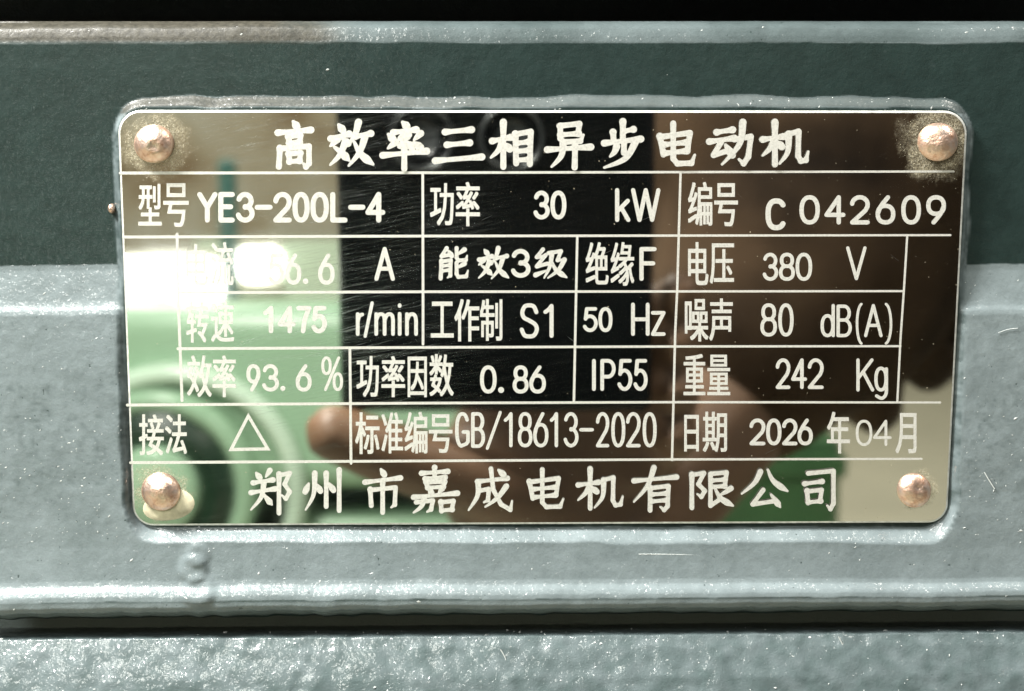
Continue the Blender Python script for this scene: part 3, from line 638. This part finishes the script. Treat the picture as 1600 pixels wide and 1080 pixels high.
def on_boss(n, test):
    out = []
    Pg = P.reshape(nz, nx)
    while len(out) < n:
        i, j = int(rng.integers(1, nz - 1)), int(rng.integers(1, nx - 1))
        if rng.random() < test(X[i, j], Z[i, j]):
            tx = Vector((X[i, j + 1] - X[i, j - 1], -(Pg[i, j + 1] - Pg[i, j - 1]), 0)); tz = Vector((0, -(Pg[i - 1, j] - Pg[i + 1, j]), Z[i - 1, j] - Z[i + 1, j]))
            out.append((Vector((X[i, j], -Pg[i, j] , Zt[i, j])), tx.cross(tz).normalized()))
    return out
def side_test(x, z):
    out = x < xl(z) - 0.001 or x > xr(z) + 0.0012
    if zrow(845) < z < zrow(430): return (0.35 + 0.65 * (z < zrow(640))) if out else 0
    if zrow(930) < z <= zrow(822): return 0.16
    if zrow(172) < z < zrow(150) and not out: return 0.9
    if z > zrow(60): return 0.10
    return 0.012
chips(on_boss(620, side_test), 'dust_glint_flakes', M['dust_and_light'], motor, 0.00006, 0.00026)  # chips stand in for glints on the casting; grit above the plate
fin = []
while len(fin) < 220:
    i, j = int(rng.integers(14, nz2 - 12)), int(rng.integers(1, nx2 - 1))
    q = V2.reshape(nz2, nx2, 3)[i, j]; fin.append((Vector(q), Vector((0, -0.6, 0.8))))
chips(fin, 'dust_glint_flakes', M['dust_and_light'], motor, 0.00010, 0.00034)
gp = []
for (x, y, r), n_, rad in zip(RIV, (650, 800, 420, 40), (62, 72, 52, 40)):
    for _ in range(n_):
        a = random.uniform(0, 6.283); q = r + abs(random.gauss(0, 0.42)) * (rad - r); X_, Y_ = x + q * math.cos(a), y + q * math.sin(a) * 0.95
        if y > 700 and Y_ > y + 8 and x < 300: continue
        if 195 < X_ < 1502 and 178 < Y_ < 812: gp.append((pt(X_, Y_) + Vector((0, -0.00002, 0)), Vector((0, -1, 0))))
for _ in range(150): gp.append((pt(random.uniform(210, 1470), random.uniform(180, 812)), Vector((0, -1, 0))))
chips(gp, 'grit', M['grit'], np_o, 0.00002, 0.00007)
def fibre(pts, r, p):
    """p: how far proud of the plate plane the fibre lies, in mm"""
    c = [pt(x, y, p * mm) for x, y in catmull(pts, 6)]; v, f = [], []
    for i, q in enumerate(c):
        d = (c[min(i + 1, len(c) - 1)] - c[max(i - 1, 0)]).normalized(); a = d.cross(Vector((0, 1, 0))).normalized(); b = d.cross(a)
        for k in range(5): v.append(q + (a * math.cos(k * 1.2566) + b * math.sin(k * 1.2566)) * r)
    for i in range(len(c) - 1):
        for k in range(5): f.append((i * 5 + k, i * 5 + (k + 1) % 5, i * 5 + 5 + (k + 1) % 5, i * 5 + 5 + k))
    return mesh('fibre', v, f)
FIB = [([(998, 866), (1080, 867), (1160, 873), (1277, 891)], 0.00005, 1.52, 'long pale fibre lying on the lip below the nameplate, right of centre'),
       ([(1150, 119), (1215, 127), (1270, 139), (1360, 146)], 0.00003, -2.38, 'faint curved fibre on the dark face above the nameplate'),
       ([(782, 1015), (790, 1030), (788, 1040)], 0.00008, 4.2, 'short bent fibre on the lower fin near the middle'),
       ([(1310, 995), (1318, 1010)], 0.00010, 3.4, 'short straight pale fibre on the lower fin at right'),
       ([(1560, 520), (1575, 515), (1590, 513)], 0.00004, 0.1, 'short pale fibre on the side face right of the nameplate'),
       ([(1538, 738), (1545, 750), (1554, 764)], 0.00008, 1.1, 'thick white sliver on the side face near the lower right rivet')]
for pts_, r_, p_, lab in FIB: tag(link('fibre', fibre(pts_, r_, p_), M['fibre']), lab, 'fibre', 'fibres stuck to the housing')

# ------------------------------------------------------------------ what the polished plate mirrors, behind the camera
M['black_glass'] = plain('black_phone_glass', (0.003, 0.004, 0.004), 0.22); M['black_glass'].node_tree.nodes['Principled BSDF'].inputs['Specular IOR Level'].default_value = 0.25
M['ring'] = plain('dark_lens_ring', (0.06, 0.065, 0.065), 0.35, 0.6)
M['skin'] = plain('skin', (0.150, 0.082, 0.044), 0.5, var=0.12, scale=0.05)
M['jacket'] = plain('brown_jacket', (0.036, 0.022, 0.012), 0.9, var=0.95, scale=0.012, bump=0.5)
M['jacket'].node_tree.nodes['Principled BSDF'].inputs['Specular IOR Level'].default_value = 0.1
M['hair'] = plain('dark_hair', (0.012, 0.010, 0.009), 0.7)
M['green'] = plain('pale_green_paint', (0.34, 0.52, 0.35), 0.22, var=0.06, scale=0.01)
M['pale'] = plain('mint_highlight', (0.60, 0.76, 0.60), 0.2, var=0.05, scale=0.01)
M['deep_green'] = plain('deep_green_and_shadow', (0.009, 0.030, 0.015), 0.35, var=0.1, scale=0.01)
M['crate_green'] = plain('green_crate', (0.055, 0.145, 0.055), 0.5)
M['glow_panel'] = plain('pale_green_glow', (0.62, 0.76, 0.60), 0.8, var=0.06, scale=0.006)
M['teal'] = plain('teal_paint', (0.07, 0.22, 0.20), 0.45)
def wall_mat():
    t = NT('stained_wall'); c = t.coords(); n = t.noise(c, 0.0045, 4, 0.55)
    return t.set(Base_Color=t.ramp(n, (0.34, (0.17, 0.115, 0.06)), (0.46, (0.30, 0.26, 0.18)), (0.60, (0.36, 0.34, 0.27))), Roughness=0.85)
M['wall'] = wall_mat()
M['floor'] = plain('cream_floor', (0.60, 0.56, 0.42), 0.7, var=0.1, scale=0.006)
def rfl(px, py, L):
    """where a thing seen in the plate at that spot stands, L metres in front of the plate"""
    q = pt(px, py, -L); return Vector((q.x, -L, q.z))
fl = link('floor', mesh('floor', [(-2.5, -3.6, -0.62), (2.5, -3.6, -0.62), (2.5, 0.4, -0.62), (-2.5, 0.4, -0.62)], [(0, 1, 2, 3)]), M['floor']); fl['kind'] = 'structure'
bw = box('back_wall', (-2.5, 2.5, -3.6, -3.5, -0.62, 1.6), M['wall']); bw['kind'] = 'structure'
# lit window low in the wall
win = tag(empty('window', (-0.75, -3.49, -0.42)), 'bright white window mirrored in the left part of the nameplate', 'window')
em = NT('daylight_pane'); em.b.inputs['Emission Color'].default_value = (0.95, 1.0, 0.96, 1)
em.set(Emission_Strength=em.math('MULTIPLY', em.ramp(em.noise(em.coords(), 0.009, 3, 0.5), (0.36, 0.16), (0.62, 1.0)), 13.0))     # bright yard seen through dull glass
for (x0, y0), (x1, y1) in (((120, 406), (346, 474)), ((370, 390), (440, 438))):
    a_, b_ = rfl(x0, y0, 3.48), rfl(x1, y1, 3.48)
    box('pane', (a_.x, b_.x, -3.53, -3.46, b_.z, a_.z), em.m, win, 0.028, 5)
    for d in ((a_.x - .02, b_.x + .005, -3.498, -3.45, a_.z + .002, a_.z + .022), (a_.x - .02, b_.x + .005, -3.498, -3.45, b_.z - .022, b_.z - .002)): box('window_frame', d, M['floor'], win, 0.005)
# pale panel added beside and under the panes, coloured as their soft glow
a_, b_ = rfl(300, 376, 3.46), rfl(640, 520, 3.46)
box('glow_panel', (a_.x, b_.x, -3.50, -3.492, b_.z, a_.z), M['glow_panel'], win, 0.002)
# teal post
q = rfl(352, 250, 2.3); tp = box('post', (q.x - .014, q.x + .014, -2.33, -2.30, -0.62, q.z), M['teal'], None, 0.004); tag(tp, 'slim teal post mirrored in front of the bright window', 'post')
# green machine with a round flange
gm = tag(empty('green_machine', (-0.2, -0.8, -0.62)), 'pale green painted machine with a round flange mirrored at the lower left of the nameplate', 'machine')
q0, q1 = rfl(100, 478, 0.7), rfl(760, 770, 0.7)
box('body', (-0.44, q1.x + .06, -0.76, -0.70, q1.z, q0.z), M['green'], gm, 0.018, 5)
box('base', (-0.44, q1.x + .05, -0.80, -0.71, -0.62, rfl(400, 812, 0.71).z), M['green'], gm, 0.006, 3)
box('shadow_gap', (-0.43, q1.x + .04, -0.79, -0.75, -0.60, q1.z + 0.02), M['deep_green'], gm)  # dark colour paints the shadow in the gap under the body
fc = rfl(240, 768, 0.68)
lathe('flange', [(0.066, -0.03), (0.066, 0.012), (0.063, 0.018), (0.058, 0.019), (0.053, 0.016), (0.051, 0.010)], M['green'], gm, (fc.x, -0.70, fc.z), n=56)
lathe('rim_highlight', [(0.074, -0.004), (0.074, 0.010), (0.077, 0.014), (0.082, 0.014), (0.086, 0.009), (0.087, -0.004)], M['pale'], gm, (fc.x + .012, -0.70, fc.z - .004), n=56)  # pale ring added to stand in for highlight arcs on the machine
lathe('groove', [(0.052, 0.0), (0.052, 0.0165), (0.043, 0.0155), (0.042, 0.018), (0.040, 0.018), (0.039, 0.0155), (0.026, 0.015)], M['deep_green'], gm, (fc.x, -0.699, fc.z), n=56)
lathe('shaft_boss', [(0.030, 0.0), (0.030, 0.022), (0.027, 0.025), (0.002, 0.026)], M['green'], gm, (fc.x, -0.699, fc.z), n=40)
# green crate on the right
q0, q1 = rfl(1110, 688, 1.3), rfl(1312, 820, 1.3)
cr = tag(empty('crate', ((q0.x + q1.x) / 2, -1.5, -0.62)), 'green crate standing on the cream floor mirrored at the lower right of the nameplate', 'crate')
box('side', (q0.x, q1.x, -1.6, -1.3, -0.62, q0.z), M['crate_green'], cr, 0.008)
for k in range(3): box('slat', (q0.x - .004, q1.x + .004, -1.302, -1.29, q0.z - .04 - k * .09, q0.z - .015 - k * .09), M['crate_green'], cr, 0.003)

# phone, held upright just behind the lens
ph = tag(empty('smartphone', (-0.005, -0.222, -0.058)), 'black smartphone taking the picture, mirrored in the middle of the nameplate', 'phone')
box('body', (-0.054, 0.044, -0.2265, -0.2178, -0.058, 0.105), M['black_glass'], ph, 0.0035, 4)
for lx in (-0.0275, 0.0):
    lathe('lens_ring', [(0.0100, 0.0), (0.0100, 0.0016), (0.0096, 0.0020), (0.0090, 0.0020), (0.0088, 0.0012)], M['ring'], ph, (lx, -0.2179, ZC), n=40)
    lathe('lens', [(0.0087, 0.0), (0.0087, 0.0012), (0.005, 0.0013), (0.0049, 0.0006)], M['black_glass'], ph, (lx, -0.2179, ZC), n=40)

# person holding it
per = tag(empty('person', (0.55, -0.72, -0.62)), 'person in a brown jacket holding the phone, mirrored right of it in the nameplate', 'person')
def tube_chain(bm, pts, rad, n=14):
    """closed tapering limb through the joints"""
    c = [Vector(q) for q in pts]; rows_ = []
    dense, rr_ = [], []
    for i in range(len(c) - 1):
        for k in range(6):
            t = k / 6; a, b, d, e = c[max(i - 1, 0)], c[i], c[i + 1], c[min(i + 2, len(c) - 1)]
            dense.append(0.5 * (2 * b + (d - a) * t + (2 * a - 5 * b + 4 * d - e) * t * t + (3 * b - a - 3 * d + e) * t ** 3)); rr_.append(rad[i] + (rad[i + 1] - rad[i]) * t)
    dense.append(c[-1]); rr_.append(rad[-1])
    up = Vector((0.13, 0.37, 0.92)).normalized()
    for i, q in enumerate(dense):
        d = (dense[min(i + 1, len(dense) - 1)] - dense[max(i - 1, 0)]).normalized(); a = d.cross(up).normalized(); b = d.cross(a)
        rows_.append([bm.verts.new(q + (a * math.cos(2 * math.pi * k / n) + b * math.sin(2 * math.pi * k / n)) * rr_[i]) for k in range(n)])
    for r0, r1 in zip(rows_, rows_[1:]):
        for k in range(n): bm.faces.new((r0[k], r0[(k + 1) % n], r1[(k + 1) % n], r1[k]))
    for r_, end, s in ((rows_[0], dense[0], -1), (rows_[-1], dense[-1], 1)):
        d = (dense[1] - dense[0]).normalized() * -1 if s < 0 else (dense[-1] - dense[-2]).normalized()
        tip = bm.verts.new(end + d * (rr_[0] if s < 0 else rr_[-1]) * 0.7)
        for k in range(n): bm.faces.new((r_[k], r_[(k + 1) % n], tip))
def ellipsoid(bm, c, r, rot=(0, 0, 0)):
    from mathutils import Euler
    bmesh.ops.create_uvsphere(bm, u_segments=28, v_segments=18, radius=1, matrix=Matrix.Translation(c) @ Euler(rot).to_matrix().to_4x4() @ Matrix.Diagonal((*r, 1)))
def remesh(o, vox, smooth=4):
    m = o.modifiers.new('remesh', 'REMESH'); m.mode = 'VOXEL'; m.voxel_size = vox; m.use_smooth_shade = True
    s = o.modifiers.new('smooth', 'SMOOTH'); s.iterations = smooth; s.factor = 0.5
HX, HY, HZ = 0.58, -0.68, 0.34
bm = bmesh.new()
ellipsoid(bm, (HX, HY - .01, HZ + .03), (0.074, 0.092, 0.088)); ellipsoid(bm, (HX, HY + .012, HZ - .045), (0.056, 0.070, 0.072))      # skull, jaw
ellipsoid(bm, (HX, HY + .078, HZ - .018), (0.013, 0.020, 0.020)); ellipsoid(bm, (HX, HY + .074, HZ + .004), (0.009, 0.014, 0.026))     # nose
ellipsoid(bm, (HX, HY + .064, HZ - .058), (0.026, 0.016, 0.006)); ellipsoid(bm, (HX, HY + .062, HZ - .070), (0.022, 0.016, 0.007))   # lips
ellipsoid(bm, (HX, HY + .056, HZ - .098), (0.024, 0.022, 0.018))
for s in (-1, 1):
    ellipsoid(bm, (HX + s * .033, HY + .064, HZ + .030), (0.024, 0.014, 0.007)); ellipsoid(bm, (HX + s * .075, HY - .012, HZ - .01), (0.008, 0.020, 0.032), (0, 0, s * .3))  # brow, ear
    ellipsoid(bm, (HX + s * .036, HY + .052, HZ - .028), (0.020, 0.022, 0.020))
tube_chain(bm, [(HX, HY - .02, HZ - .06), (HX, HY - .04, HZ - .17)], [0.055, 0.062], 20)                                              # neck
ellipsoid(bm, (HX, HY - .06, HZ - .34), (0.165, 0.095, 0.20)); tube_chain(bm, [(HX - .17, HY - .05, HZ - .21), (HX + .17, HY - .05, HZ - .21)], [0.05, 0.05], 18)
SH = (HX - .17, HY - .05, HZ - .21); EL = (0.185, -0.42, -0.02); WR = (0.046, -0.266, -0.098)
tube_chain(bm, [SH, (0.31, -0.60, 0.04), EL], [0.05, 0.045, 0.038]); tube_chain(bm, [EL, (0.105, -0.335, -0.050), WR, (0.030, -0.250, -0.094)], [0.038, 0.034, 0.025, 0.027])
tube_chain(bm, [(HX + .17, HY - .05, HZ - .21), (HX + .20, HY - .03, HZ - .36), (HX + .19, HY + .02, HZ - .56)], [0.05, 0.043, 0.036])
ellipsoid(bm, (0.014, -0.2415, -0.082), (0.040, 0.0115, 0.036), (0, -0.25, 0))                                                        # palm behind the phone's foot
tube_chain(bm, [(0.006, -0.238, -0.090), (-0.020, -0.226, -0.079), (-0.042, -0.219, -0.070), (-0.060, -0.215, -0.062)], [0.0135, 0.0120, 0.0105, 0.0088])   # thumb round the lower left
for k, (z0, ln) in enumerate(((-0.030, 0), (-0.046, 0.004), (-0.062, 0.002), (-0.076, -0.004))):
    tube_chain(bm, [(0.028, -0.241, -0.075), (0.040, -0.238, z0 - .006), (0.0500, -0.236, z0 + .004), (0.0535, -0.229, z0 + .008), (0.0520, -0.2225, z0 + .010)], [0.0100, 0.0090, 0.0082, 0.0074, 0.0062])
body = link('body', bm_mesh('body', bm), M['skin'], per); remesh(body, 0.003, 3)
bm = bmesh.new()
ellipsoid(bm, (HX, HY - .06, HZ - .36), (0.185, 0.115, 0.22)); tube_chain(bm, [(HX - .18, HY - .05, HZ - .215), (HX + .18, HY - .05, HZ - .215)], [0.062, 0.062], 18)
tube_chain(bm, [(HX, HY - .04, HZ - .13), (HX, HY - .05, HZ - .22)], [0.072, 0.085], 20)
tube_chain(bm, [SH, (0.31, -0.60, 0.045), (0.19, -0.44, 0.03), (0.135, -0.385, 0.014), (0.114, -0.345, -0.024), (0.092, -0.318, -0.050), (0.074, -0.298, -0.066)], [0.075, 0.085, 0.094, 0.094, 0.064, 0.046, 0.036], 24)
tube_chain(bm, [(0.315, -0.62, 0.03), (0.325, -0.63, -0.06), (0.335, -0.64, -0.125)], [0.07, 0.066, 0.055], 20)
for k in range(5): tube_chain(bm, [(0.09 + k * .03, -0.335 - k * .03, 0.03 + k * .012), (0.115 + k * .03, -0.325 - k * .03, -0.03 + k * .008), (0.15 + k * .03, -0.345 - k * .03, -0.085 + k * .012)], [0.012, 0.016, 0.012])
tube_chain(bm, [(HX + .17, HY - .05, HZ - .21), (HX + .20, HY - .03, HZ - .36), (HX + .19, HY + .02, HZ - .54)], [0.062, 0.055, 0.048])
tube_chain(bm, [(HX, HY - .06, HZ - .45), (HX, HY - .06, -0.50)], [0.165, 0.165], 24)
jk = link('jacket', bm_mesh('jacket', bm), M['jacket'], per); remesh(jk, 0.006, 4)
bm = bmesh.new()
ellipsoid(bm, (HX, HY - .028, HZ + .048), (0.080, 0.088, 0.084)); ellipsoid(bm, (HX, HY - .05, HZ), (0.078, 0.07, 0.08))
bmesh.ops.create_cube(bm, size=0.002, matrix=Matrix.Translation((HX, HY - .03, HZ + .05)))
hr = link('hair', bm_mesh('hair', bm), M['hair'], per); remesh(hr, 0.004, 3)
